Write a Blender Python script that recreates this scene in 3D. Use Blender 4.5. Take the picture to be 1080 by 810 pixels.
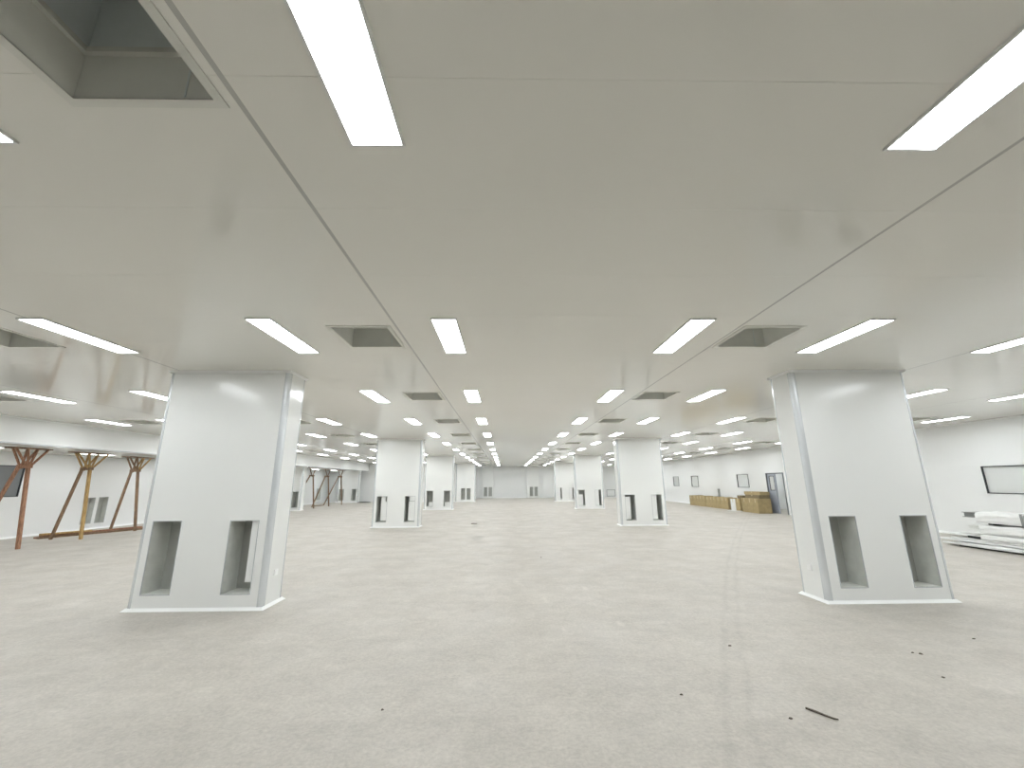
import bpy, math, random
from mathutils import Vector, Matrix
random.seed(7)
for o in list(bpy.data.objects): bpy.data.objects.remove(o)
scene = bpy.context.scene
col = scene.collection
S = 1.18                      # all numbers below are in plan units; one plan unit is 1.18 m

# ------------------------------------------------------------------ camera
YAW, PITCH, ROLL, FPX, EYE = 0.01789, 0.23401, -0.00604, 434.11, 1.488
cam = bpy.data.cameras.new('camera'); camo = bpy.data.objects.new('camera', cam); col.objects.link(camo)
cam.sensor_fit = 'HORIZONTAL'; cam.sensor_width = 36.0; cam.lens = FPX / 1080 * 36
cam.clip_start = 0.02; cam.clip_end = 300
R0 = Vector((math.cos(YAW), -math.sin(YAW), 0))
F0 = Vector((math.sin(YAW) * math.cos(PITCH), math.cos(YAW) * math.cos(PITCH), math.sin(PITCH)))
U0 = R0.cross(F0)
cr, sr = math.cos(ROLL), math.sin(ROLL)
Rr, Ur = R0 * cr + U0 * sr, U0 * cr - R0 * sr
m = Matrix((Rr, Ur, -F0)).transposed().to_4x4()
m.translation = Vector((0, 0, EYE * S))
camo.matrix_world = m
scene.camera = camo

# ------------------------------------------------------------------ world and exposure
w = bpy.data.worlds.new('world'); scene.world = w; w.use_nodes = True
w.node_tree.nodes['Background'].inputs[0].default_value = (0.8, 0.82, 0.85, 1)
w.node_tree.nodes['Background'].inputs[1].default_value = 0.05
vs = scene.view_settings
vs.view_transform = 'Standard'; vs.look = 'None'; vs.gamma = 1; vs.use_curve_mapping = False
vs.exposure = 1.58
LAMP = 9.0                    # radiance of the ceiling lamps' diffusers
LAMP_COLOR = (0.93, 0.97, 1.0, 1)

# ------------------------------------------------------------------ materials
def mat(name, color, rough=0.5, metal=0.0, spec=0.5, noise=None, bump=None, coat=0.0):
    """procedural material; noise=(scale, amount) mottles the colour, bump=(scale, strength)"""
    M = bpy.data.materials.new(name); M.use_nodes = True
    nt = M.node_tree; b = nt.nodes['Principled BSDF']
    b.inputs['Base Color'].default_value = (*color, 1)
    b.inputs['Roughness'].default_value = rough; b.inputs['Metallic'].default_value = metal
    b.inputs['Specular IOR Level'].default_value = spec
    b.inputs['Coat Weight'].default_value = coat
    if noise or bump:
        tc = nt.nodes.new('ShaderNodeTexCoord')
    if noise:
        n = nt.nodes.new('ShaderNodeTexNoise'); n.inputs['Scale'].default_value = noise[0]; n.inputs['Detail'].default_value = 5
        nt.links.new(tc.outputs['Object'], n.inputs['Vector'])
        mr = nt.nodes.new('ShaderNodeMapRange'); mr.inputs['From Min'].default_value = 0.3; mr.inputs['From Max'].default_value = 0.7
        mr.inputs['To Min'].default_value = 1 - noise[1]; mr.inputs['To Max'].default_value = 1 + noise[1]
        nt.links.new(n.outputs['Fac'], mr.inputs['Value'])
        mx = nt.nodes.new('ShaderNodeVectorMath'); mx.operation = 'SCALE'; mx.inputs[0].default_value = color
        nt.links.new(mr.outputs['Result'], mx.inputs['Scale']); nt.links.new(mx.outputs['Vector'], b.inputs['Base Color'])
    if bump:
        n2 = nt.nodes.new('ShaderNodeTexNoise'); n2.inputs['Scale'].default_value = bump[0]; n2.inputs['Detail'].default_value = 6
        nt.links.new(tc.outputs['Object'], n2.inputs['Vector'])
        bp = nt.nodes.new('ShaderNodeBump'); bp.inputs['Strength'].default_value = bump[1]; bp.inputs['Distance'].default_value = 0.02
        nt.links.new(n2.outputs['Fac'], bp.inputs['Height']); nt.links.new(bp.outputs['Normal'], b.inputs['Normal'])
    return M

def wood(name, color, dark):
    M = bpy.data.materials.new(name); M.use_nodes = True
    nt = M.node_tree; b = nt.nodes['Principled BSDF']; b.inputs['Roughness'].default_value = 0.7
    tc = nt.nodes.new('ShaderNodeTexCoord'); mp = nt.nodes.new('ShaderNodeMapping'); mp.inputs['Scale'].default_value = (14, 14, 2.5)
    n = nt.nodes.new('ShaderNodeTexNoise'); n.inputs['Scale'].default_value = 2.2; n.inputs['Detail'].default_value = 6
    r = nt.nodes.new('ShaderNodeValToRGB'); r.color_ramp.elements[0].color = (*dark, 1); r.color_ramp.elements[1].color = (*color, 1)
    r.color_ramp.elements[0].position = 0.35; r.color_ramp.elements[1].position = 0.62
    nt.links.new(tc.outputs['Object'], mp.inputs['Vector']); nt.links.new(mp.outputs['Vector'], n.inputs['Vector'])
    nt.links.new(n.outputs['Fac'], r.inputs['Fac']); nt.links.new(r.outputs['Color'], b.inputs['Base Color'])
    return M

def emit(name, color, strength):
    M = bpy.data.materials.new(name); M.use_nodes = True
    nt = M.node_tree; b = nt.nodes['Principled BSDF']
    b.inputs['Base Color'].default_value = (0.8, 0.8, 0.8, 1)
    b.inputs['Emission Color'].default_value = color; b.inputs['Emission Strength'].default_value = strength
    return M

M_CEIL = mat('ceiling_paint', (0.79, 0.78, 0.72), 0.11, spec=0.55, noise=(0.6, 0.012))
M_WALL = mat('wall_panel_paint', (0.84, 0.85, 0.84), 0.38, spec=0.4, noise=(0.5, 0.01))
M_CLAD = mat('cladding_paint', (0.85, 0.86, 0.84), 0.21, spec=0.5, noise=(0.7, 0.01))
M_ALU = mat('white_aluminium', (0.72, 0.75, 0.77), 0.24, metal=0.35)
M_COVE = mat('white_cove', (0.90, 0.91, 0.90), 0.35)
M_JOINT = mat('joint_strip_paint', (0.47, 0.465, 0.435), 0.13)
M_BACK = mat('ceiling_backing', (0.75, 0.75, 0.72), 0.8)
M_FRAME = mat('lamp_frame_paint', (0.72, 0.72, 0.70), 0.4)
M_LAMP = emit('lamp_diffuser', LAMP_COLOR, LAMP)
M_VRIM = mat('vent_rim', (0.66, 0.66, 0.60), 0.45)
M_SHAFT = mat('vent_shaft_metal', (0.78, 0.78, 0.72), 0.5, noise=(3, 0.05))
M_PLENUM = mat('plenum_metal', (0.74, 0.78, 0.77), 0.4, metal=0.1, noise=(2, 0.06))
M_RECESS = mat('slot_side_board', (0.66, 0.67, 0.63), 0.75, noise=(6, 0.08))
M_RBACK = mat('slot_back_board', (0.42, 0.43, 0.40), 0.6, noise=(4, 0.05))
M_DARKFR = mat('window_frame_dark', (0.06, 0.065, 0.07), 0.4, metal=0.5)
M_GREYPANE = mat('grey_pane', (0.22, 0.23, 0.235), 0.12)
M_CARD = mat('cardboard', (0.41, 0.32, 0.165), 0.8, noise=(5, 0.12))
M_CARD2 = mat('cardboard_dull', (0.22, 0.175, 0.10), 0.85, noise=(6, 0.15))
M_TAPE = mat('packing_tape', (0.62, 0.52, 0.33), 0.3)
M_WRAP = mat('white_wrap_film', (0.84, 0.85, 0.84), 0.30, noise=(4, 0.05), bump=(6, 0.7))
M_CHANNEL = mat('grey_channel_metal', (0.27, 0.28, 0.275), 0.5, metal=0.3)
M_SHEET = mat('white_sheet', (0.80, 0.81, 0.79), 0.4, noise=(3, 0.03))
M_BLACK = mat('dark_rubber', (0.03, 0.03, 0.03), 0.7)
M_DOOR = mat('door_blue_grey', (0.38, 0.41, 0.47), 0.4, noise=(3, 0.04))
M_PLASTIC = mat('white_plastic', (0.9, 0.9, 0.9), 0.3)
M_DEBRIS = mat('debris_brown', (0.12, 0.10, 0.08), 0.9, noise=(30, 0.3))
W_RED = wood('timber_reddish', (0.42, 0.22, 0.13), (0.24, 0.12, 0.07))
W_YEL = wood('timber_yellow', (0.55, 0.37, 0.15), (0.36, 0.22, 0.08))
W_BRN = wood('timber_brown', (0.30, 0.19, 0.11), (0.16, 0.10, 0.06))

def glass(name):
    M = bpy.data.materials.new(name); M.use_nodes = True
    nt = M.node_tree; b = nt.nodes['Principled BSDF']
    b.inputs['Base Color'].default_value = (0.80, 0.82, 0.80, 1); b.inputs['Roughness'].default_value = 0.12
    b.inputs['Transmission Weight'].default_value = 0.0; b.inputs['Alpha'].default_value = 0.8
    return M
M_GLASS = glass('window_glass')

def floor_material():
    M = bpy.data.materials.new('concrete_floor'); M.use_nodes = True
    nt = M.node_tree; L = nt.links; b = nt.nodes['Principled BSDF']
    def N(t, **k):
        n = nt.nodes.new(t)
        for a, v in k.items(): setattr(n, a, v)
        return n
    tc = N('ShaderNodeTexCoord')
    def noise(scale, detail=6, rough=0.55, sc=(1, 1, 1), dist=0.0):
        mp = N('ShaderNodeMapping'); mp.inputs['Scale'].default_value = sc
        L.new(tc.outputs['Object'], mp.inputs['Vector'])
        n = N('ShaderNodeTexNoise'); n.inputs['Scale'].default_value = scale; n.inputs['Detail'].default_value = detail
        n.inputs['Roughness'].default_value = rough; n.inputs['Distortion'].default_value = dist
        L.new(mp.outputs['Vector'], n.inputs['Vector']); return n.outputs['Fac']
    def ramp(v, a, bb, lo, hi):
        r = N('ShaderNodeMapRange'); r.interpolation_type = 'SMOOTHSTEP'
        for k, x in zip(('From Min', 'From Max', 'To Min', 'To Max'), (a, bb, lo, hi)): r.inputs[k].default_value = x
        L.new(v, r.inputs['Value']); return r.outputs['Result']
    def mul(a, c):
        n = N('ShaderNodeMath', operation='MULTIPLY'); L.new(a, n.inputs[0])
        if isinstance(c, float): n.inputs[1].default_value = c
        else: L.new(c, n.inputs[1])
        return n.outputs[0]
    v = ramp(noise(0.22, 4), 0.3, 0.7, 0.96, 1.03)                      # broad patches
    v = mul(v, ramp(noise(1.6, 7, 0.62, dist=0.6), 0.3, 0.7, 0.94, 1.05))   # trowel clouds
    v = mul(v, ramp(noise(1.1, 6, 0.6, sc=(0.45, 2.0, 1), dist=1.4), 0.3, 0.72, 0.965, 1.03))  # sweep marks
    v = mul(v, ramp(noise(30, 6, 0.75), 0.28, 0.72, 0.86, 1.09))         # grain
    v = mul(v, ramp(noise(7, 6, 0.7, dist=0.8), 0.3, 0.7, 0.93, 1.05))   # scuffed mottling
    v = mul(v, ramp(noise(5, 2, 0.5, sc=(4.0, 9.0, 1), dist=0.4), 0.55, 0.75, 1.0, 0.95))   # faint tread prints
    v = mul(v, ramp(noise(9, 3, 0.6), 0.70, 0.78, 1.0, 0.90))           # small dark stains
    # curved wheel tracks: distance from an arc through the open floor
    sx = N('ShaderNodeSeparateXYZ'); L.new(tc.outputs['Object'], sx.inputs[0])
    def lin(op, a, c):
        n = N('ShaderNodeMath', operation=op)
        for i, q in enumerate((a, c)):
            if isinstance(q, (int, float)): n.inputs[i].default_value = q
            else: L.new(q, n.inputs[i])
        return n.outputs[0]
    X, Y = sx.outputs['X'], sx.outputs['Y']
    # x = 0.55 + 0.28*y (in plan units bends away with y) : measured along the photographed track
    yq = lin('MULTIPLY', Y, 1 / S); xq = lin('MULTIPLY', X, 1 / S)
    curve = lin('ADD', lin('MULTIPLY', lin('POWER', lin('MAXIMUM', yq, 0.01), 1.15), 0.36), 0.13)
    off = lin('SUBTRACT', xq, curve)
    wob = lin('MULTIPLY', lin('SUBTRACT', noise(1.3, 2), 0.5), 0.16)
    off = lin('ADD', off, wob)
    for c0 in (0.0, 0.16):
        d = lin('ABSOLUTE', lin('SUBTRACT', off, c0), 0.0)
        t = ramp(d, 0.0, 0.055, 0.93, 1.0)
        v = mul(v, t)
    # pale scuffs and one dark smear
    def blob(cx, cy, rx, ry, amp):
        global_ = lin('ADD', lin('POWER', lin('MULTIPLY', lin('SUBTRACT', xq, cx), 1 / rx), 2.0),
                      lin('POWER', lin('MULTIPLY', lin('SUBTRACT', yq, cy), 1 / ry), 2.0))
        jit = lin('MULTIPLY', noise(6, 4), 1.2)
        return ramp(lin('ADD', global_, jit), 0.5, 1.5, 1 + amp, 1.0)
    for cx, cy, rx, ry, a in ((1.24, 4.88, .05, .16, .16), (1.15, 6.43, .05, .14, .14), (0.61, 4.70, .05, .12, .12), (0.52, 5.86, .05, .2, .10),
                              (-0.75, 12.0, .22, .7, -.20), (-1.05, 15.6, .18, 1.6, -.14)):
        v = mul(v, blob(cx, cy, rx, ry, a))
    base = N('ShaderNodeVectorMath', operation='SCALE'); base.inputs[0].default_value = (0.490, 0.460, 0.413)
    L.new(v, base.inputs['Scale']); L.new(base.outputs['Vector'], b.inputs['Base Color'])
    L.new(ramp(noise(1.4, 5), 0.3, 0.7, 0.42, 0.62), b.inputs['Roughness'])
    b.inputs['Specular IOR Level'].default_value = 0.35
    bp = N('ShaderNodeBump'); bp.inputs['Strength'].default_value = 0.25; bp.inputs['Distance'].default_value = 0.01
    L.new(noise(14, 7, 0.65), bp.inputs['Height']); L.new(bp.outputs['Normal'], b.inputs['Normal'])
    return M
M_FLOOR = floor_material()

ORD = ['first', 'second', 'third', 'fourth', 'fifth', 'sixth', 'seventh', 'eighth', 'ninth', 'tenth', 'eleventh', 'twelfth', 'thirteenth', 'fourteenth', 'fifteenth']

# ------------------------------------------------------------------ mesh helpers (plan units in, metres out)
class MB:
    def __init__(s): s.v = []; s.f = []
    def face(s, *pts):
        i = len(s.v); s.v += [tuple(p) for p in pts]; s.f.append(tuple(range(i, i + len(pts)))); return s
    def box(s, x0, x1, y0, y1, z0, z1, M=None):
        c = [Vector((x, y, z)) for z in (z0, z1) for y in (y0, y1) for x in (x0, x1)]
        if M is not None: c = [M @ p for p in c]
        i = len(s.v); s.v += [tuple(p) for p in c]
        for q in ((0, 2, 3, 1), (4, 5, 7, 6), (0, 1, 5, 4), (2, 6, 7, 3), (0, 4, 6, 2), (1, 3, 7, 5)): s.f.append(tuple(i + k for k in q))
        return s
    def bar(s, a, b, wx, wy, up=(0, 1, 0)):
        """rectangular timber from a to b; wx across, wy along 'up'"""
        a, b = Vector(a), Vector(b); d = (b - a); Ln = d.length; d.normalize()
        u = Vector(up) - d * d.dot(Vector(up)); u.normalize(); r = d.cross(u)
        M = Matrix((r, u, d)).transposed().to_4x4(); M.translation = a
        return s.box(-wx / 2, wx / 2, -wy / 2, wy / 2, 0, Ln, M)
    def tube(s, pts, rad, n=6):
        rings = []
        for k, p in enumerate(pts):
            p = Vector(p); d = (Vector(pts[min(k + 1, len(pts) - 1)]) - Vector(pts[max(k - 1, 0)])).normalized()
            u = d.orthogonal().normalized() if k == 0 else (u - d * d.dot(u)).normalized()
            r = d.cross(u); rr = rad if not isinstance(rad, (list, tuple)) else rad[k]
            i = len(s.v)
            for j in range(n):
                a = 2 * math.pi * j / n; s.v.append(tuple(p + (u * math.cos(a) + r * math.sin(a)) * rr))
            rings.append(i)
        for a, b in zip(rings, rings[1:]):
            for j in range(n): s.f.append((a + j, a + (j + 1) % n, b + (j + 1) % n, b + j))
        s.f.append(tuple(rings[0] + j for j in reversed(range(n)))); s.f.append(tuple(rings[-1] + j for j in range(n)))
        return s
    def plate(s, u0, u1, v0, v1, holes, fn, w0, w1, us=(), vs_=()):
        """flat plate u0..u1 x v0..v1 with rectangular holes, thickness w0..w1, mapped by fn(u,v,w)"""
        U = sorted({u0, u1, *[min(max(h[k], u0), u1) for h in holes for k in (0, 1)]})
        V = sorted({v0, v1, *[min(max(h[k], v0), v1) for h in holes for k in (2, 3)]})
        nu, nv = len(U) - 1, len(V) - 1
        def keep(i, j):
            if not (0 <= i < nu and 0 <= j < nv): return False
            cu, cv = (U[i] + U[i + 1]) / 2, (V[j] + V[j + 1]) / 2
            return not any(h[0] < cu < h[1] and h[2] < cv < h[3] for h in holes)
        idx = {}
        def vert(i, j, k):
            if (i, j, k) not in idx: idx[i, j, k] = len(s.v); s.v.append(tuple(fn(U[i], V[j], (w0, w1)[k])))
            return idx[i, j, k]
        for i in range(nu):
            for j in range(nv):
                if not keep(i, j): continue
                s.f.append((vert(i, j, 0), vert(i, j + 1, 0), vert(i + 1, j + 1, 0), vert(i + 1, j, 0)))
                s.f.append((vert(i, j, 1), vert(i + 1, j, 1), vert(i + 1, j + 1, 1), vert(i, j + 1, 1)))
                for (di, dj, a, b) in ((-1, 0, (i, j), (i, j + 1)), (1, 0, (i + 1, j + 1), (i + 1, j)), (0, -1, (i + 1, j), (i, j)), (0, 1, (i, j + 1), (i + 1, j + 1))):
                    if not keep(i + di, j + dj): s.f.append((vert(*a, 0), vert(*a, 1), vert(*b, 1), vert(*b, 0)))
        return s
    def mesh(s, name, m, smooth=False, fix=True):
        me = bpy.data.meshes.new(name)
        me.from_pydata([(x * S, y * S, z * S) for x, y, z in s.v], [], s.f)
        if fix:
            import bmesh
            bm = bmesh.new(); bm.from_mesh(me); bmesh.ops.recalc_face_normals(bm, faces=bm.faces); bm.to_mesh(me); bm.free()
        if smooth: me.polygons.foreach_set('use_smooth', [True] * len(me.polygons))
        me.materials.append(m); me.update(); return me
    def build(s, name, m, parent=None, loc=(0, 0, 0), smooth=False, fix=True):
        return link(name, s.mesh(name, m, smooth, fix), parent, loc)

def link(name, me, parent=None, loc=(0, 0, 0), rz=0):
    o = bpy.data.objects.new(name, me); col.objects.link(o); o.parent = parent
    o.location = Vector(loc) * S; o.rotation_euler = (0, 0, rz); return o
def tag(o, label, cat, group=None):
    o['label'] = label; o['category'] = cat
    if group: o['group'] = group
    return o
def struct(o, label=None, cat=None):
    o['kind'] = 'structure'
    if label: o['label'] = label
    if cat: o['category'] = cat
    return o
def thing(name, label, cat, loc, group=None, rz=0): return tag(link(name, None, None, loc, rz), label, cat, group)
def dup(root, loc, rz=None, label=None):
    r = root.copy(); col.objects.link(r); r.location = Vector(loc) * S
    if rz is not None: r.rotation_euler.z = rz
    if label: r['label'] = label
    for ch in list(root.children):
        c = ch.copy(); col.objects.link(c); c.parent = r
        for g in list(ch.children):
            d = g.copy(); col.objects.link(d); d.parent = c
    return r

# ------------------------------------------------------------------ the plan
H = 3.0
XL, XR, XA = -11.0, 12.6, -14.2          # dropped header, right wall, wall of the low annex
YN, YF, YB = -5.0, 41.0, 34.2            # wall behind the camera, far wall, stepped wall
ZS = 2.43                                # soffit of the annex
LX = (-9.88, -8.22, -6.12, -4.42, -2.32, -0.58, 1.90, 3.65, 5.79, 7.50, 9.62, 11.38)
VX = (-9.05, -5.28, -1.45, 2.73, 6.63, 10.50)
LY = [1.07 + 3.11 * k for k in range(0, 13)]
VW, VD = 0.305, 0.325                    # half sizes of a vent's frame
def in_room(x, y): return y < YF - 0.8 and (x > -2.9 or y < YB - 0.7)
vents = [(x, y) for y in LY if y > -1 for x in VX if in_room(x, y)]
holes = [(x - VW + .025, x + VW - .025, y - VD + .025, y + VD - .025) for x, y in vents]

# floor
struct(MB().box(XA - .1, XR + 2.6, YN, YF, -0.12, 0).build('floor', M_FLOOR), 'pale dusty bare concrete floor of the empty hall', 'floor')

# ceiling: backing slab, and panels with recessed joints beneath it
ceil = struct(MB().plate(XL - .1, XR, YN, YF, holes, lambda u, v, q: (u, v, q), H + .003, H + .05).build('ceiling', M_BACK),
              'light grey flush panel ceiling with lamps and open vents', 'ceiling')
JX = (XL, -7.82, -4.45, -1.08, 2.37, 5.68, 9.10, XR)
PY, P0 = 0.7775, 1.27 - 0.7775 * 2
rows = [P0 + PY * k for k in range(17)]
YP = rows[-1]
for a, b in zip(JX, JX[1:]):
    for y0, y1 in zip(rows, rows[1:]):
        hs = [h for h in holes if h[1] > a and h[0] < b and h[3] > y0 and h[2] < y1]
        MB().plate(a + .012, b - .012, y0 + .0006, y1 - .0006, hs, lambda u, v, q: (u, v, q), H, H + .003).build('ceiling_panel', M_CEIL, ceil)
far = MB()
for a, b in zip(JX, JX[1:]):
    y = YP
    while y < YF:
        y1 = min(y + PY, YF)
        hs = [h for h in holes if h[1] > a and h[0] < b and h[3] > y and h[2] < y1]
        far.plate(a + .012, b - .012, y + .0006, y1 - .0006, hs, lambda u, v, q: (u, v, q), H, H + .003); y = y1
    far.plate(a + .012, b - .012, YN, rows[0] - .0015, [], lambda u, v, q: (u, v, q), H, H + .003)
fo = far.build('distant_ceiling_panels', M_CEIL, ceil); fo['kind'] = 'stuff'
for x in JX[1:-1]:
    MB().box(x - .0117, x + .0117, YN, YF, H + .0005, H + .003).build('joint_strip', M_JOINT, ceil)

# walls ---------------------------------------------------------------
SLOT_Z = (0.18, 1.03)
def recess(parent, fn, u0, u1, v0, v1, depth, trim=True):
    """an open slot: side boards, back board and a thin trim; fn(u, v, w) with w into the wall"""
    b = MB(); e = .0015; u0, u1, v0, v1 = u0 + e, u1 - e, v0 + e, v1 - e
    b.face(fn(u0, v0, 0), fn(u0, v0, depth), fn(u0, v1, depth), fn(u0, v1, 0))
    b.face(fn(u1, v0, 0), fn(u1, v0, depth), fn(u1, v1, depth), fn(u1, v1, 0))
    b.face(fn(u0, v0, 0), fn(u0, v0, depth), fn(u1, v0, depth), fn(u1, v0, 0))
    b.face(fn(u0, v1, 0), fn(u0, v1, depth), fn(u1, v1, depth), fn(u1, v1, 0))
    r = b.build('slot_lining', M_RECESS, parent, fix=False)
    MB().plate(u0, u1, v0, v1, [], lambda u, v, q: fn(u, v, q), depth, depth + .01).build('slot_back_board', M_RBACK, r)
    t = .009
    MB().plate(u0 - t, u1 + t, v0 - t, v1 + t, [(u0, u1, v0, v1)], lambda u, v, q: fn(u, v, q), -.003, .004).build('slot_trim', M_ALU, r)
    return r

# right wall with windows, slot and doorway
WIN_R = [(9.93, 10.90, 1.13, 1.82), (21.66, 22.72, 1.14, 1.82), (27.36, 28.35, 1.12, 1.82), (30.45, 31.41, 1.13, 1.82)]
DOOR = (18.88, 20.16, -0.01, 1.84)
SLOT_R = (24.72, 24.98, 0.2, 1.03)
fr = lambda u, v, q: (XR + q, u, v)
wr = struct(MB().plate(YN, YF, 0, H + .012, WIN_R + [DOOR, SLOT_R], fr, 0, 0.06).build('wall_right', M_WALL), 'long white panel wall with small framed windows and a doorway', 'wall')
recess(wr, fr, *SLOT_R, 0.12)
for i, (a, b, c, d) in enumerate(WIN_R):
    wo = struct(link('window_%d' % (i + 1), None, None, (XR, (a + b) / 2, c)),
                ['wide dark framed window in the right wall above the wrapped bundles', 'dark framed window above the tall carton stack', 'small framed window beyond the end of the carton row',
                 'small framed window farthest along the wall from the doorway'][i], 'window')
    t = .020
    y0, y1, h = a - (a + b) / 2, b - (a + b) / 2, d - c
    MB().plate(y0, y1, 0, h, [(y0 + t, y1 - t, t, h - t)], lambda u, v, q: (q, u, v), -.02, .07).build('window_frame', M_DARKFR, wo)
    MB().box(.02, .028, y0 + t, y1 - t, t, h - t).build('pane', M_GLASS, wo)
# base coves
def cove(name, a, b, n):
    """small coved skirting from a to b at the floor, n = direction into the room"""
    a, b, n = Vector((*a, 0)), Vector((*b, 0)), Vector((*n, 0)); z = Vector((0, 0, 1)); o = MB()
    prof = [(0, 0), (.05, 0), (.042, .012), (.022, .026), (.008, .05), (0, .055)]
    for (p, q), (p2, q2) in zip(prof[1:], prof[2:]):
        o.face(a + n * p + z * q, b + n * p + z * q, b + n * p2 + z * q2, a + n * p2 + z * q2)
    for e in (a, b): o.face(*[e + n * p + z * q for p, q in prof])
    return struct(o.build(name, M_COVE), 'white cove skirting along the foot of the ' + name.split('_')[1] + ' wall', 'baseboard')
struct(MB().box(XR - .03, XR, YN, YF, H - .03, H).build('trim_1', M_COVE), 'white cove strip between right wall and ceiling', 'trim')
cove('baseboard_right', (XR, YN), (XR, DOOR[0] - .06), (-1, 0))
cove('baseboard_right_beyond_door', (XR, DOOR[1] + .06), (XR, YF), (-1, 0))

# corridor behind the right wall: what the doorway and the panes look into
CX = XR + 2.3
struct(MB().box(CX, CX + .05, 8, 33, 0, 2.6).build('wall_corridor', M_WALL), 'white wall of the corridor seen through the doorway', 'wall')
struct(MB().box(XR + .06, CX + .05, 8, 33, 2.6, 2.65).build('ceiling_corridor', M_CEIL), 'white corridor ceiling behind the right wall', 'ceiling')
for k, y in enumerate((7.95, 33.0)):
    struct(MB().box(XR + .06, CX + .05, y, y + .05, 0, 2.65).build('wall_corridor_end', M_WALL), 'white end wall of the side corridor', 'wall')

# doorway with one blue-grey leaf closed
dr = struct(link('door_1', None, None, (XR, (DOOR[0] + DOOR[1]) / 2, 0)), 'doorway in the right wall with one blue-grey leaf, other half open', 'door')
y0, y1, h = DOOR[0] - (DOOR[0] + DOOR[1]) / 2, DOOR[1] - (DOOR[0] + DOOR[1]) / 2, DOOR[3]
t = .05
MB().plate(y0, y1, 0, h, [(y0 + t, y1 - t, -1, h - t)], lambda u, v, q: (q, u, v), -.025, .085).build('door_frame', mat('door_frame_grey', (.18, .19, .2), .4, .4), dr)
leaf = MB().plate(0.02, y1 - t, .01, h - t - .005, [(0.12, 0.44, 1.06, 1.68)], lambda u, v, q: (q, u, v), .02, .06).build('door_leaf', M_DOOR, dr)
MB().plate(0.10, 0.46, 1.03, 1.70, [(0.12, 0.44, 1.06, 1.68)], lambda u, v, q: (q, u, v), .012, .068).build('vision_frame', M_DARKFR, leaf)
MB().box(.036, .042, .12, .44, 1.06, 1.68).build('vision_pane', M_GLASS, leaf)
MB().box(-.012, .02, .045, .075, .78, .92).build('door_handle', M_ALU, leaf)
# the second leaf stands open into the corridor
leaf2 = MB().box(.07, .62, y0 + t + .004, y0 + t + .044, .01, h - t - .005).build('door_leaf', M_DOOR, dr)
MB().box(.50, .53, y0 + t + .044, y0 + t + .075, .78, .92).build('door_handle', M_ALU, leaf2)

# far wall, stepped wall, return wall, wall behind the viewer
PIL = [(-2.14, -1.12, (-2.03, -1.71), (-1.57, -1.25)), (2.11, 3.27, (2.39, 2.68), (2.83, 3.13))]
struct(MB().box(-3.25, XR + .06, YF, YF + .06, 0, H + .012).build('wall_far', M_WALL), 'white panel wall closing the far end of the hall', 'wall')
for i, (a, b, s1, s2) in enumerate(PIL):
    c = (a + b) / 2; yf = YF - 0.3
    p = thing('wall_pilaster', ['shallow white pilaster with paired slots on the far wall, toward the stepped wall',
                                'shallow white pilaster with paired slots on the far wall, toward the windowed wall'][i], 'pilaster', (c, yf, 0), 'pilasters on the far wall')
    hs = [(s1[0] - c, s1[1] - c, *SLOT_Z), (s2[0] - c, s2[1] - c, *SLOT_Z)]
    fn = lambda u, v, q: (u, q, v)
    MB().plate(a - c, b - c, 0, H, hs, fn, 0, .03).build('cladding_panel', M_CLAD, p)
    MB().box(a - c, a - c + .03, .03, .3, 0, H).build('cladding_panel', M_CLAD, p)
    MB().box(b - c - .03, b - c, .03, .3, 0, H).build('cladding_panel', M_CLAD, p)
    for hh in hs: recess(p, fn, *hh, .2)
fb = lambda u, v, q: (u, YF + q, v)
pw = struct(link('window_5', None, None, (10.24, YF, .1)), 'low grey framed hatch window in the far wall', 'window')
MB().plate(-.42, .42, 0, .62, [(-.38, .38, .04, .58)], lambda u, v, q: (u, q, v), -.03, 0).build('window_frame', mat('hatch_frame', (.25, .26, .26), .4), pw)
MB().box(-.38, .38, -.012, -.002, .04, .58).build('pane', M_WALL, pw)
struct(MB().box(-3.25, -3.19, YB + .06, YF, 0, H + .012).build('wall_return', M_WALL), 'white return wall behind the column with close slots', 'wall')
struct(MB().box(XA, -3.19, YB, YB + .06, 0, H + .012).build('wall_stepped', M_WALL), 'white cross wall where the left part of the hall ends', 'wall')
struct(MB().box(XA - .06, XR + 2.6, YN - .06, YN, 0, H + .012).build('wall_near', M_WALL), 'white panel wall behind the viewer', 'wall')
cove('baseboard_far', (-3.19, YF), (XR, YF), (0, -1))
cove('baseboard_stepped', (XA, YB), (-3.9, YB), (0, -1))
struct(MB().box(-3.19, XR, YF - .03, YF, H - .03, H).build('trim_2', M_COVE), 'white cove strip between far wall and ceiling', 'trim')

# left: dropped header, low soffit and the annex wall
struct(MB().box(XL - .12, XL, YN, YB, ZS - .01, H + .012).build('wall_header', M_WALL), 'deep white dropped header along the left opening', 'header')
struct(MB().box(XA, XL - .12, YN, YB, ZS, ZS + .05).build('ceiling_soffit', M_CEIL), 'low white soffit above the timber shores', 'ceiling')
struct(MB().box(XL - .13, XL + .006, YN, YB, ZS - .035, ZS - .01).build('trim_3', M_ALU), 'thin grey edge strip under the dropped header', 'trim')
struct(MB().box(XL, XL + .03, YN, YB, H - .03, H).build('trim_4', M_COVE), 'white cove strip between dropped header and ceiling', 'trim')
SL = [(14.68, 15.04, .2, 1.05), (15.18, 15.52, .2, 1.05), (32.3, 33.0, .25, 1.08)]
WIN_L = (11.55, 12.66, 1.16, 2.04)
fl = lambda u, v, q: (XA - q, u, v)
wl = struct(MB().plate(YN, YB, 0, ZS + .05, SL + [WIN_L], fl, 0, .06).build('wall_left', M_WALL), 'white annex wall behind the timber shores with paired slots', 'wall')
for s_ in SL: recess(wl, fl, *s_, .15)
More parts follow.
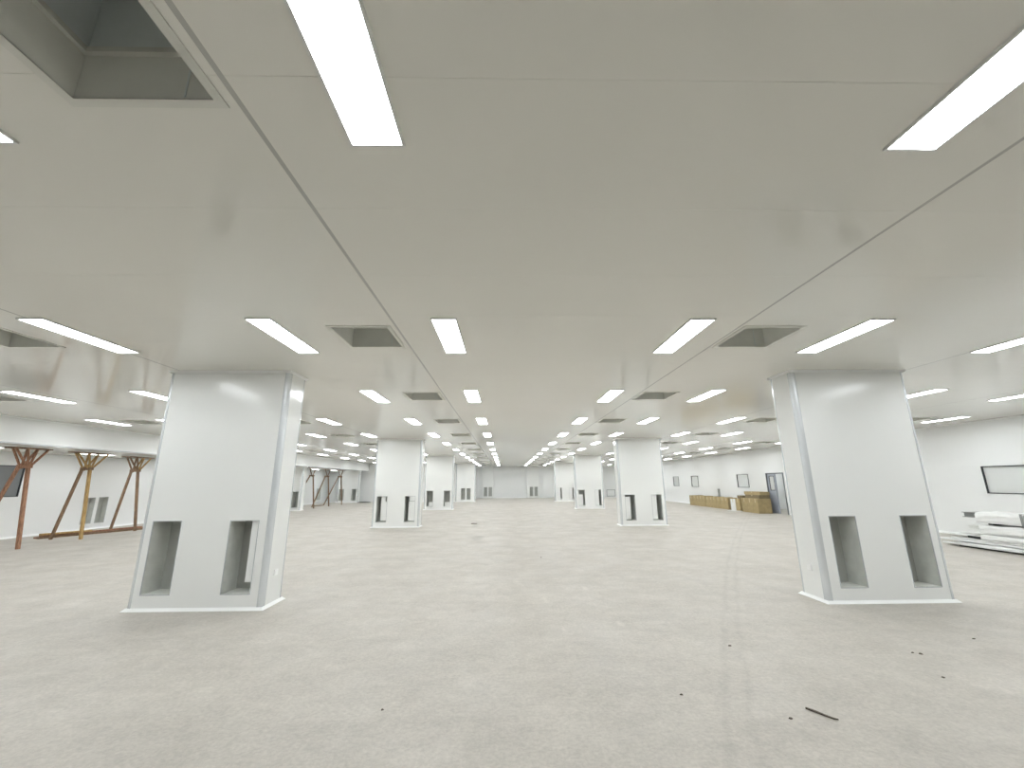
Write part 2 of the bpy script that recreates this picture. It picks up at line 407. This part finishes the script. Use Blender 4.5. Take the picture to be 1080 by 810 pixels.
cove('baseboard_left', (XA, YN), (XA, YB), (1, 0))
wo = struct(link('window_6', None, None, (XA, (WIN_L[0] + WIN_L[1]) / 2, WIN_L[2])), 'dark grey window pane in the annex wall behind a shore', 'window')
hw, hh_ = (WIN_L[1] - WIN_L[0]) / 2, WIN_L[3] - WIN_L[2]
MB().plate(-hw, hw, 0, hh_, [(-hw + .02, hw - .02, .02, hh_ - .02)], lambda u, v, q: (-q, u, v), -.012, .06).build('window_frame', M_DARKFR, wo)
MB().box(-.03, -.02, -hw + .02, hw - .02, .02, hh_ - .02).build('pane', M_GREYPANE, wo)

# ------------------------------------------------------------------ columns
CW, CD, CR = 1.626, 0.47, 0.055
def quarter(cx, cy, sx, sy, r, n=6):
    return [(cx + sx * r * math.cos(math.pi / 2 * k / n), cy + sy * r * math.sin(math.pi / 2 * k / n)) for k in range(n + 1)]
def make_column(label, x, y, slots, depth, w=CW, socket=0, extra=None, h=H, z_slot=SLOT_Z):
    c = thing('column', label, 'column', (x, y, 0), 'white clad columns')
    hw = w / 2; r = CR
    hs = [(a, b, *z_slot) for a, b in slots]
    fn = lambda u, v, q: (u, q, v)
    MB().plate(-hw + r, hw - r, 0, h, hs, fn, 0, .025).build('cladding_panel', M_CLAD, c)
    MB().box(-hw + r, hw - r, CD - .025, CD, 0, h).build('cladding_panel', M_CLAD, c)
    MB().box(-hw, -hw + .025, r, CD - r, 0, h).build('cladding_panel', M_CLAD, c)
    MB().box(hw - .025, hw, r, CD - r, 0, h).build('cladding_panel', M_CLAD, c)
    for sx in (-1, 1):
        for sy in (-1, 1):
            cx, cy = sx * (hw - r), (r if sy < 0 else CD - r)
            b = MB(); out = quarter(cx, cy, sx, sy, r + .003)
            # flat flanges lap the panels a little
            out = [(sx * (hw + .003), cy - sy * .006)] + out + [(cx - sx * .006, (-.003 if sy < 0 else CD + .003))]
            inn = [(cx + (p - cx) * .8, cy + (q - cy) * .8) for p, q in out]
            for (p, q) in ((out, 1), (inn, -1)):
                for a0, a1 in zip(p, p[1:]): b.face((*a0, 0), (*a1, 0), (*a1, h), (*a0, h))
            for e in (0, -1): b.face((*out[e], 0), (*inn[e], 0), (*inn[e], h), (*out[e], h))
            b.build('corner_profile', M_ALU, c, smooth=False)
    def ring(prof, name, m):
        b = MB()
        loop = lambda d, z: [(-hw - d, -d, z), (hw + d, -d, z), (hw + d, CD + d, z), (-hw - d, CD + d, z)]
        L_ = [loop(d, z) for d, z in prof]
        for A, B in zip(L_, L_[1:]):
            for k in range(4): b.face(A[k], A[(k + 1) % 4], B[(k + 1) % 4], B[k])
        return b.build(name, m, c)
    ring([(.032, 0), (.029, .008), (.015, .018), (.007, .030), (.002, .034)], 'base_cove', M_COVE)
    ring([(.002, h - .034), (.007, h - .030), (.013, h - .016), (.018, h - .006), (.02, h)], 'top_cove', M_COVE)
    for hh in hs: recess(c, fn, *hh, depth)
    if socket:
        sx = socket * hw
        so = MB().box(min(sx, sx + socket * .012), max(sx, sx + socket * .012), .19, .27, .345, .415).build('socket', M_PLASTIC, c)
        MB().box(min(sx + socket * .012, sx + socket * .016), max(sx + socket * .012, sx + socket * .016), .21, .25, .362, .398).build('socket_face', M_COVE, so)
    if extra: extra(c)
    return c
SA = [(-.665, -.318), (.298, .648)]
SB = [(-.62, -.28), (.315, .66)]
def strip(c):
    M = Matrix.Translation(Vector((.615, .0, 0))) @ Matrix.Rotation(math.radians(8), 4, 'Z')
    MB().box(-.055, .03, .03, .05, .31, 1.03, M).build('loose_cover_strip', M_WALL, c)
def covers(*parts):
    """white boards standing in the slots: (x0, x1, z0, z1, depth) in the column's frame"""
    def f(c):
        for x0, x1, z0, z1, d in parts: MB().box(x0, x1, d, d + .02, z0, z1).build('slot_cover_board', M_CLAD, c)
    return f
def part_of(slot, f0, f1, z0, z1, d=.035): return (slot[0] + (slot[1] - slot[0]) * f0, slot[0] + (slot[1] - slot[0]) * f1, z0, z1, d)
make_column('white column with a loose white strip hanging in one low slot', -3.765, 5.526, SA, .30, socket=1, extra=strip)
make_column('white column beside the wrapped bundles, both low slots empty and grey', 4.82, 5.526, SB, .30, socket=-1)
make_column('white column with boards filling most of both slots, between loose-strip column and far shores', -3.765, 14.856, SA, .42,
            extra=covers(part_of(SA[0], .42, .84, .23, 1.03), part_of(SA[0], .84, 1, .23, .86), part_of(SA[1], .38, 1, .22, .86), part_of(SA[1], .44, 1, .875, 1.03)))
make_column('white column with boards filling part of both slots, facing the carton row', 4.82, 14.856, SB, .42,
            extra=covers(part_of(SB[0], 0, .52, .215, .96), part_of(SB[1], 0, .5, .215, 1.03)))
make_column('white column with low white boards at its slot feet, in the row toward the shores', -3.765, 24.186, SA, .42,
            extra=covers(part_of(SA[0], .38, 1, .2, .42), part_of(SA[1], .2, 1, .2, .42)))
make_column('white column with tall white boards in both slots, in the row toward the windowed wall', 4.82, 24.186, SB, .42,
            extra=covers(part_of(SB[0], 0, .68, .2, .78), part_of(SB[1], 0, .6, .2, 1.03)))
make_column('white column with two slots close together at the end of the stepped wall', -3.135, 33.7, [(-.345, -.02), (.10, .405)], .25, w=1.53)
make_column('white column farthest along the windowed wall row, near the far wall', 4.76, 33.5, SB, .42,
            extra=covers(part_of(SB[0], 0, .7, .19, 1.03), part_of(SB[1], 0, .7, .19, 1.03)))
make_column('white column under the dropped header beside the far timber shores', -12.3, 24.186, SB, .42, h=ZS)
make_column('white column standing against the stepped wall under the dropped header', -12.3, 33.5, SA, .42, h=ZS)

# ------------------------------------------------------------------ ceiling lamps
LW, LL = 0.112, 0.515
def make_lamp(label, group):
    L_ = thing('ceiling_light', label, 'ceiling light', (0, 0, H), group)
    t = .012
    MB().plate(-LW - t, LW + t, -LL - t, LL + t, [(-LW, LW, -LL, LL)], lambda u, v, q: (u, v, q), -.012, 0).build('frame', M_FRAME, L_)
    MB().box(-LW, LW, -LL, LL, -.008, -.001).build('diffuser', M_LAMP, L_)
    return L_
lamp = make_lamp('long white lit lamp set flush in the main ceiling', 'lamps of the main ceiling')
first = True
for y in LY:
    for x in LX:
        if not in_room(x, y): continue
        L_ = lamp if first else dup(lamp, (x, y, H))
        if first: lamp.location = Vector((x, y, H)) * S; first = False
        L_['label'] = 'lit ceiling lamp, %s row from the far wall, %s line from the windowed wall' % (ORD[len(LY) - 1 - LY.index(y)], ORD[len(LX) - 1 - LX.index(x)])
lamp2 = dup(lamp, (-13.0, LY[0], ZS)); lamp2['label'] = 'lit lamp in the low soffit behind the dropped header'; lamp2['group'] = 'lamps of the low soffit'
ys = [y for y in LY if y < YB - .7]
for k, y in enumerate(ys):
    (lamp2 if k == 0 else dup(lamp2, (-13.0, y, ZS)))['label'] = 'lit lamp in the low soffit, %s from the stepped wall' % ORD[len(ys) - 1 - k]
fill_lamp = dup(lamp, (XR + 1.2, 10.4, 2.6)); fill_lamp['label'] = 'unseen lamp added to light the corridor behind the right wall'; fill_lamp['group'] = 'added lamps of the corridor'
for y in (13.51, 16.62, 19.73, 22.84, 25.95, 29.06, 31.5): dup(fill_lamp, (XR + 1.2, y, 2.6))   # unseen lamps, added to light the corridor behind the wall

# ------------------------------------------------------------------ ceiling vents
def make_vent():
    v = thing('ceiling_vent', 'open square ceiling vent with grey shaft and no grille', 'vent', (0, 0, H), 'open vents of the main ceiling')
    a, b = VW, VD; t = .027
    P = lambda u, w, q: (u, w, q)
    MB().plate(-a - .012, a + .012, -b - .012, b + .012, [(-a + t, a - t, -b + t, b - t)], P, -.006, 0).build('frame', M_VRIM, v)
    sh = MB(); sh.plate(-a + t - .004, a - t + .004, -b + t - .004, b - t + .004, [(-a + t, a - t, -b + t, b - t)], P, -.004, .21)
    so = sh.build('shaft', M_SHAFT, v)
    MB().box(.16, .166, b - t - .004, b - t, .004, .205).build('shaft_seam', M_PLENUM, so)
    MB().plate(-a + .02, a - .02, -b + .02, b - .02, [(-a + t + .02, a - t - .02, -b + t + .02, b - t - .02)], P, .21, .235).build('lip', M_VRIM, v)
    MB().plate(-a, a, -b, b, [(-a + .02, a - .02, -b + .02, b - .02)], P, .235, .55).build('plenum_box', M_PLENUM, v)
    MB().box(-a, a, -b, b, .55, .56).build('plenum_lid', M_PLENUM, v)
    return v
vent = make_vent(); first = True
for x, y in vents:
    v_ = vent if first else dup(vent, (x, y, H))
    if first: vent.location = Vector((x, y, H)) * S; first = False
    v_['label'] = 'open ceiling vent, %s row from the far wall, %s line from the windowed wall' % (ORD[len(LY) - 1 - LY.index(y)], ORD[len(VX) - 1 - VX.index(x)])

# ------------------------------------------------------------------ timber shores on the left
def shore(label, y, xa, xb, xt, wa, wb, wh, wr_, dy=(0, 0), group='timber shores under the header', head=.5, detail=True):
    """two legs meeting under a fan of braces that carries a head plank along the header"""
    s_ = thing('timber_shore', label, 'timber prop', (xt, y, 0), group)
    zk = 1.95
    MB().bar((xa - xt, dy[0], 0), (.05, .02, zk), .06, .065).build('leg', wa, s_)
    MB().bar((xb - xt, dy[1], 0), (-.10, -.05, zk), .055, .06).build('leg', wb, s_)
    zt = ZS - .035
    MB().box(-.14, .14, -head, head, zt - .03, zt).build('head_plank', wh, s_)
    zb = zt - .03
    fan = ((.02, -head * .86, .05, .08), (.02, head * .86, .05, .08), (0, -head * .6, -.10, -.12), (0, head * .66, -.10, -.12),
           (.02, -head * .22, .05, .07), (.02, head * .3, .05, .07), (0, .04, -.10, -.10)) if detail else ((.02, -head * .8, 0, 0), (.02, head * .8, 0, 0))
    for i, (y0, y1, x0, x1) in enumerate(fan):
        MB().bar((x0, y0, zk - .06), (x1, y1, zb), .032, .038).build('brace', wr_ if i % 2 else wa, s_)
    MB().box(-.16, .11, -.06, .07, zk - .05, zk + .03).build('cleat', wb, s_)
    return s_
shore('reddish brown timber shore standing before the dark grey wall window', 10.65, -11.62, -12.75, -11.95, W_RED, W_RED, W_BRN, W_RED, head=.42)
shore('yellowish timber shore standing before the paired wall slots', 12.40, -11.87, -12.70, -12.12, W_YEL, W_BRN, W_BRN, W_YEL, head=.52)
shore('brown timber shore at the end of the loose planks', 14.45, -12.14, -12.95, -12.50, W_BRN, W_BRN, W_BRN, W_YEL, head=.48)
LBF = 'slim dark timber shore beyond the slotted header column, '
for k, (y, a, b) in enumerate(((25.9, -11.6, -12.6), (28.1, -11.6, -12.3), (30.3, -11.6, -12.5))):
    shore(LBF + ORD[2 - k] + ' from the stepped wall', y, a, b, -11.75, W_BRN, W_BRN, W_BRN, W_RED, dy=(.3, -.6), group='far timber shores', detail=False)

# loose planks lying along the foot of the annex wall
PL = [((-13.35, 12.6), (-12.55, 15.4), 0, W_RED, 'reddish plank lying lowest in the plank pile'), ((-13.22, 12.55), (-12.25, 15.2), 0, W_BRN, 'dark plank beside the lowest reddish plank'),
      ((-13.32, 12.7), (-12.5, 15.1), .045, W_RED, 'reddish plank on top of the plank pile'), ((-13.25, 12.62), (-12.75, 13.6), .09, W_YEL, 'short yellow plank across the pile end')]
for (a, b, z, m_, lab) in PL:
    d = Vector(b) - Vector(a); c = (Vector(a) + Vector(b)) / 2
    o = MB().box(-.06, .06, -d.length / 2, d.length / 2, 0, .043).build('timber_plank', m_, None, (c.x, c.y, z))
    o.rotation_euler.z = math.atan2(-d.x, d.y); tag(o, lab, 'plank', 'planks by the annex wall')
o = MB().box(-.5, .5, -.03, .03, 0, .05).build('timber_plank', W_BRN, None, (-12.6, 29.0, 0)); o.rotation_euler.z = 1.3
tag(o, 'dark plank on the floor among the far shores', 'plank', 'planks by the annex wall')

# dark low heap at the stepped wall
o = MB(); n = 20
rings = [(1.0, 0.0), (.92, .03), (.7, .055), (.3, .07), (.02, .072)]
for (r0, z0), (r1, z1) in zip(rings, rings[1:]):
    for k in range(n):
        a0, a1 = 2 * math.pi * k / n, 2 * math.pi * (k + 1) / n
        P = lambda r, z, a: (.55 * r * math.cos(a) * (1 + .08 * math.sin(3 * a)), .3 * r * math.sin(a), z)
        o.face(P(r0, z0, a0), P(r0, z0, a1), P(r1, z1, a1), P(r1, z1, a0))
tag(o.build('dark_bundle', M_BLACK, None, (-11.0, 33.5, 0)), 'low dark bundle on the floor at the stepped wall', 'tarp')

# ------------------------------------------------------------------ cartons along the right wall
def carton(label, x, y, z, wx, wy, wz, m_, group, rz=0.0):
    c = thing('cardboard_carton', label, 'carton', (x, y, z), group, rz)
    g = .004; b = MB()
    b.box(-wx / 2, wx / 2, -wy / 2, wy / 2, 0, wz); b.build('body', m_, c)
    for s_ in (-1, 1): MB().box(-wx / 2 + g, wx / 2 - g, (0.002 if s_ > 0 else -wy / 2 + g), (wy / 2 - g if s_ > 0 else -.002), wz, wz + .006).build('flap', m_, c)
    MB().box(-wx / 2 - .001, -wx / 2 + .001, -.025, .025, wz * .72, wz).build('tape', M_TAPE, c)
    return c
ny = 11; y0, y1 = 22.62, 27.30; st = (y1 - y0) / ny
for k in range(ny):
    h = .60 + .012 * math.sin(k * 2.3)
    carton('brown carton in the long row, %s counted from the white carton' % ORD[k], 12.14 + .012 * math.sin(k * 1.7), y0 + st * (k + .5), 0, .5, st - .008, h, M_CARD, 'cartons of the long row')
for k in range(3):
    carton('tall brown carton under the flat stack, %s from the doorway' % ORD[k], 12.1, 19.78 + .46 * k + .2, 0, .62, .45, .66, M_CARD, 'cartons near the doorway')
carton('brown carton between the white box and the doorway stack', 12.12, 21.60, 0, .56, .40, .60, M_CARD, 'cartons near the doorway')
carton('dull flattened carton lying lower on the doorway stack', 12.12, 20.32, .668, .50, 1.15, .15, M_CARD2, 'flattened cartons on the stack')
carton('dull flattened carton lying upper on the doorway stack', 12.14, 20.36, .826, .48, 1.22, .14, M_CARD, 'flattened cartons on the stack', .03)
carton('small dull carton on top beside the doorway stack', 12.14, 21.62, .608, .34, .36, .14, M_CARD2, 'flattened cartons on the stack')
carton('white carton between the long row and the doorway stack', 12.12, 22.15, 0, .44, .46, .56, M_SHEET, 'cartons near the doorway')
o = MB().box(-.16, .16, -.3, .3, 0, .02).build('foam_sheet', M_SHEET, None, (11.62, 21.55, 0)); o.rotation_euler.z = .3
tag(o, 'small white sheet on the floor before the cartons', 'sheet')

# ------------------------------------------------------------------ wrapped bundles on the right
def wavy_box(x0, x1, y0, y1, z0, z1, amp, seed, n=14, mm=4, sag=0.0, taper=0.0):
    rnd = random.Random(seed); b = MB(); rings = []
    per = []
    for k in range(mm): per.append((k / mm, 0))
    for k in range(mm): per.append((1, k / mm))
    for k in range(mm): per.append((1 - k / mm, 1))
    for k in range(mm): per.append((0, 1 - k / mm))
    for i in range(n + 1):
        f = i / n; y = y0 + (y1 - y0) * f
        tp = 1 - taper * max(0, (f - .82) / .18) ** 2
        ring = []
        for (u, v) in per:
            # soften the corners a little
            uu = .5 + (u - .5) * (1 - .05 * (v in (0, 1) and u in (0, 1))); vv = .5 + (v - .5) * tp
            ring.append((x0 + (x1 - x0) * uu + rnd.uniform(-amp, amp), y + rnd.uniform(-amp, amp) * .6, max(z0 + (z1 - z0) * vv + (rnd.uniform(-amp, amp) if v > .1 else 0) - sag * math.sin(math.pi * f) * v, z0)))
        rings.append(len(b.v)); b.v += ring
    N_ = len(per)
    for a, c in zip(rings, rings[1:]):
        for k in range(N_): b.f.append((a + k, a + (k + 1) % N_, c + (k + 1) % N_, c + k))
    b.f.append(tuple(rings[0] + k for k in reversed(range(N_)))); b.f.append(tuple(rings[-1] + k for k in range(N_)))
    return b
def channel(x0, x1, y0, y1, z0, z1, t=.012):
    b = MB(); b.box(x0, x1, y0, y1, z0, z0 + t); b.box(x0, x1, y0, y1, z1 - t, z1); b.box(x0 + .05, x0 + .05 + t, y0, y1, z0 + t, z1 - t); return b
BG = 'wrapped bundles stacked by the right wall'
b1 = thing('wrapped_bundle', 'white film wrapped bundle with a grey channel end, topmost of the stack', 'bundle', (10.75, 8.2, .56), BG)
wavy_box(-.35, .30, -1.9, 1.17, 0, .225, .015, 3).build('film_wrap', M_WRAP, b1)
channel(-.33, .2, 1.12, 1.45, .10, .21).build('channel', M_CHANNEL, b1)
MB().plate(-.362, .312, -.008, .235, [(-.352, .302, .001, .228)], lambda u, v, q: (u, q, v), .30, .34).build('binding_strap', M_CHANNEL, b1)
b2 = thing('wrapped_bundle', 'white film wrapped bundle under the topmost one, thin channel sticking out', 'bundle', (10.75, 8.2, .335), BG)
wavy_box(-.36, .35, -1.9, 1.14, 0, .185, .015, 5).build('film_wrap', M_WRAP, b2)
channel(-.30, .25, 1.05, 1.44, .06, .15).build('channel', M_SHEET, b2)
for q in (-1.2, .9): MB().box(-.3, .3, q, q + .09, .19, .224).build('spacer', M_BLACK, b2)
b3 = thing('wrapped_bundle', 'low white wrapped bundle resting on the flat sheets', 'bundle', (10.78, 8.25, .21), BG)
wavy_box(-.40, .42, -1.9, 1.10, 0, .11, .012, 8).build('film_wrap', M_WRAP, b3)
MB().box(-.36, .36, 1.02, 1.95, .05, .062).build('sheet', M_SHEET, b3)
MB().box(-.30, .30, 1.02, 1.45, .0, .045).build('batten', M_BLACK, b3)
MB().box(-.20, .36, 1.02, 1.70, .075, .088).build('sheet', M_SHEET, b3)
b4 = thing('wrapped_bundle', 'wide flat stack of white sheets lying lowest on the floor', 'bundle', (10.85, 8.3, 0), BG)
MB().box(-.40, .45, -1.9, 1.6, 0, .03).build('skid', M_BLACK, b4)
wavy_box(-.52, .52, -1.95, 1.85, .032, .105, .011, 11, n=18, taper=.8).build('film_wrap', M_WRAP, b4)
wavy_box(-.47, .50, -1.95, 1.95, .115, .165, .010, 12, n=18, taper=.8).build('film_wrap', M_WRAP, b4)
MB().box(-.44, .48, -1.95, 1.70, .172, .20).build('sheet', M_SHEET, b4)

# ------------------------------------------------------------------ litter on the floor
tag(MB().tube([(-.06, .09, .006), (-.03, .045, .007), (0, .0, .006), (.028, -.04, .006), (.05, -.05, .006)], [.007, .008, .0065, .006, .004]).build('wire_offcut', M_DEBRIS, None, (2.07, 3.06, 0)),
    'thin dark bent wire offcut on the bare floor', 'wire')
tag(MB().tube([(-.11, 0, .012), (-.03, .01, .014), (.05, -.01, .012), (.11, 0, .01)], [.012, .014, .012, .008]).build('timber_offcut', M_DEBRIS, None, (-1.14, 15.97, 0)),
    'small dark stick lying on the dark floor smear', 'stick')
def pebble(x, y, r, k):
    b = MB(); rnd = random.Random(k); n = 6
    ring = [(r * math.cos(2 * math.pi * i / n) * rnd.uniform(.6, 1.5), r * math.sin(2 * math.pi * i / n) * rnd.uniform(.5, 1.1)) for i in range(n)]
    top = [(p * .6, q * .6) for p, q in ring]
    for i in range(n):
        j = (i + 1) % n
        b.face((*ring[i], 0), (*ring[j], 0), (*top[j], r * .5), (*top[i], r * .5))
    b.face(*[(*p, r * .5) for p in top]); b.face(*[(*p, 0) for p in ring])
    tag(b.build('debris_chip', M_DEBRIS, None, (x, y, 0)), 'tiny dark chip of debris on the open floor', 'debris', 'debris chips on the floor')
for k, (x, y) in enumerate(((2.08, 4.24), (1.26, 3.36), (4.49, 4.33), (3.64, 4.0), (3.60, 4.03), (3.38, 3.56), (1.83, 3.04), (-.83, 3.22), (.73, 8.91))):
    pebble(x, y, .013 if k != 3 else .018, k)
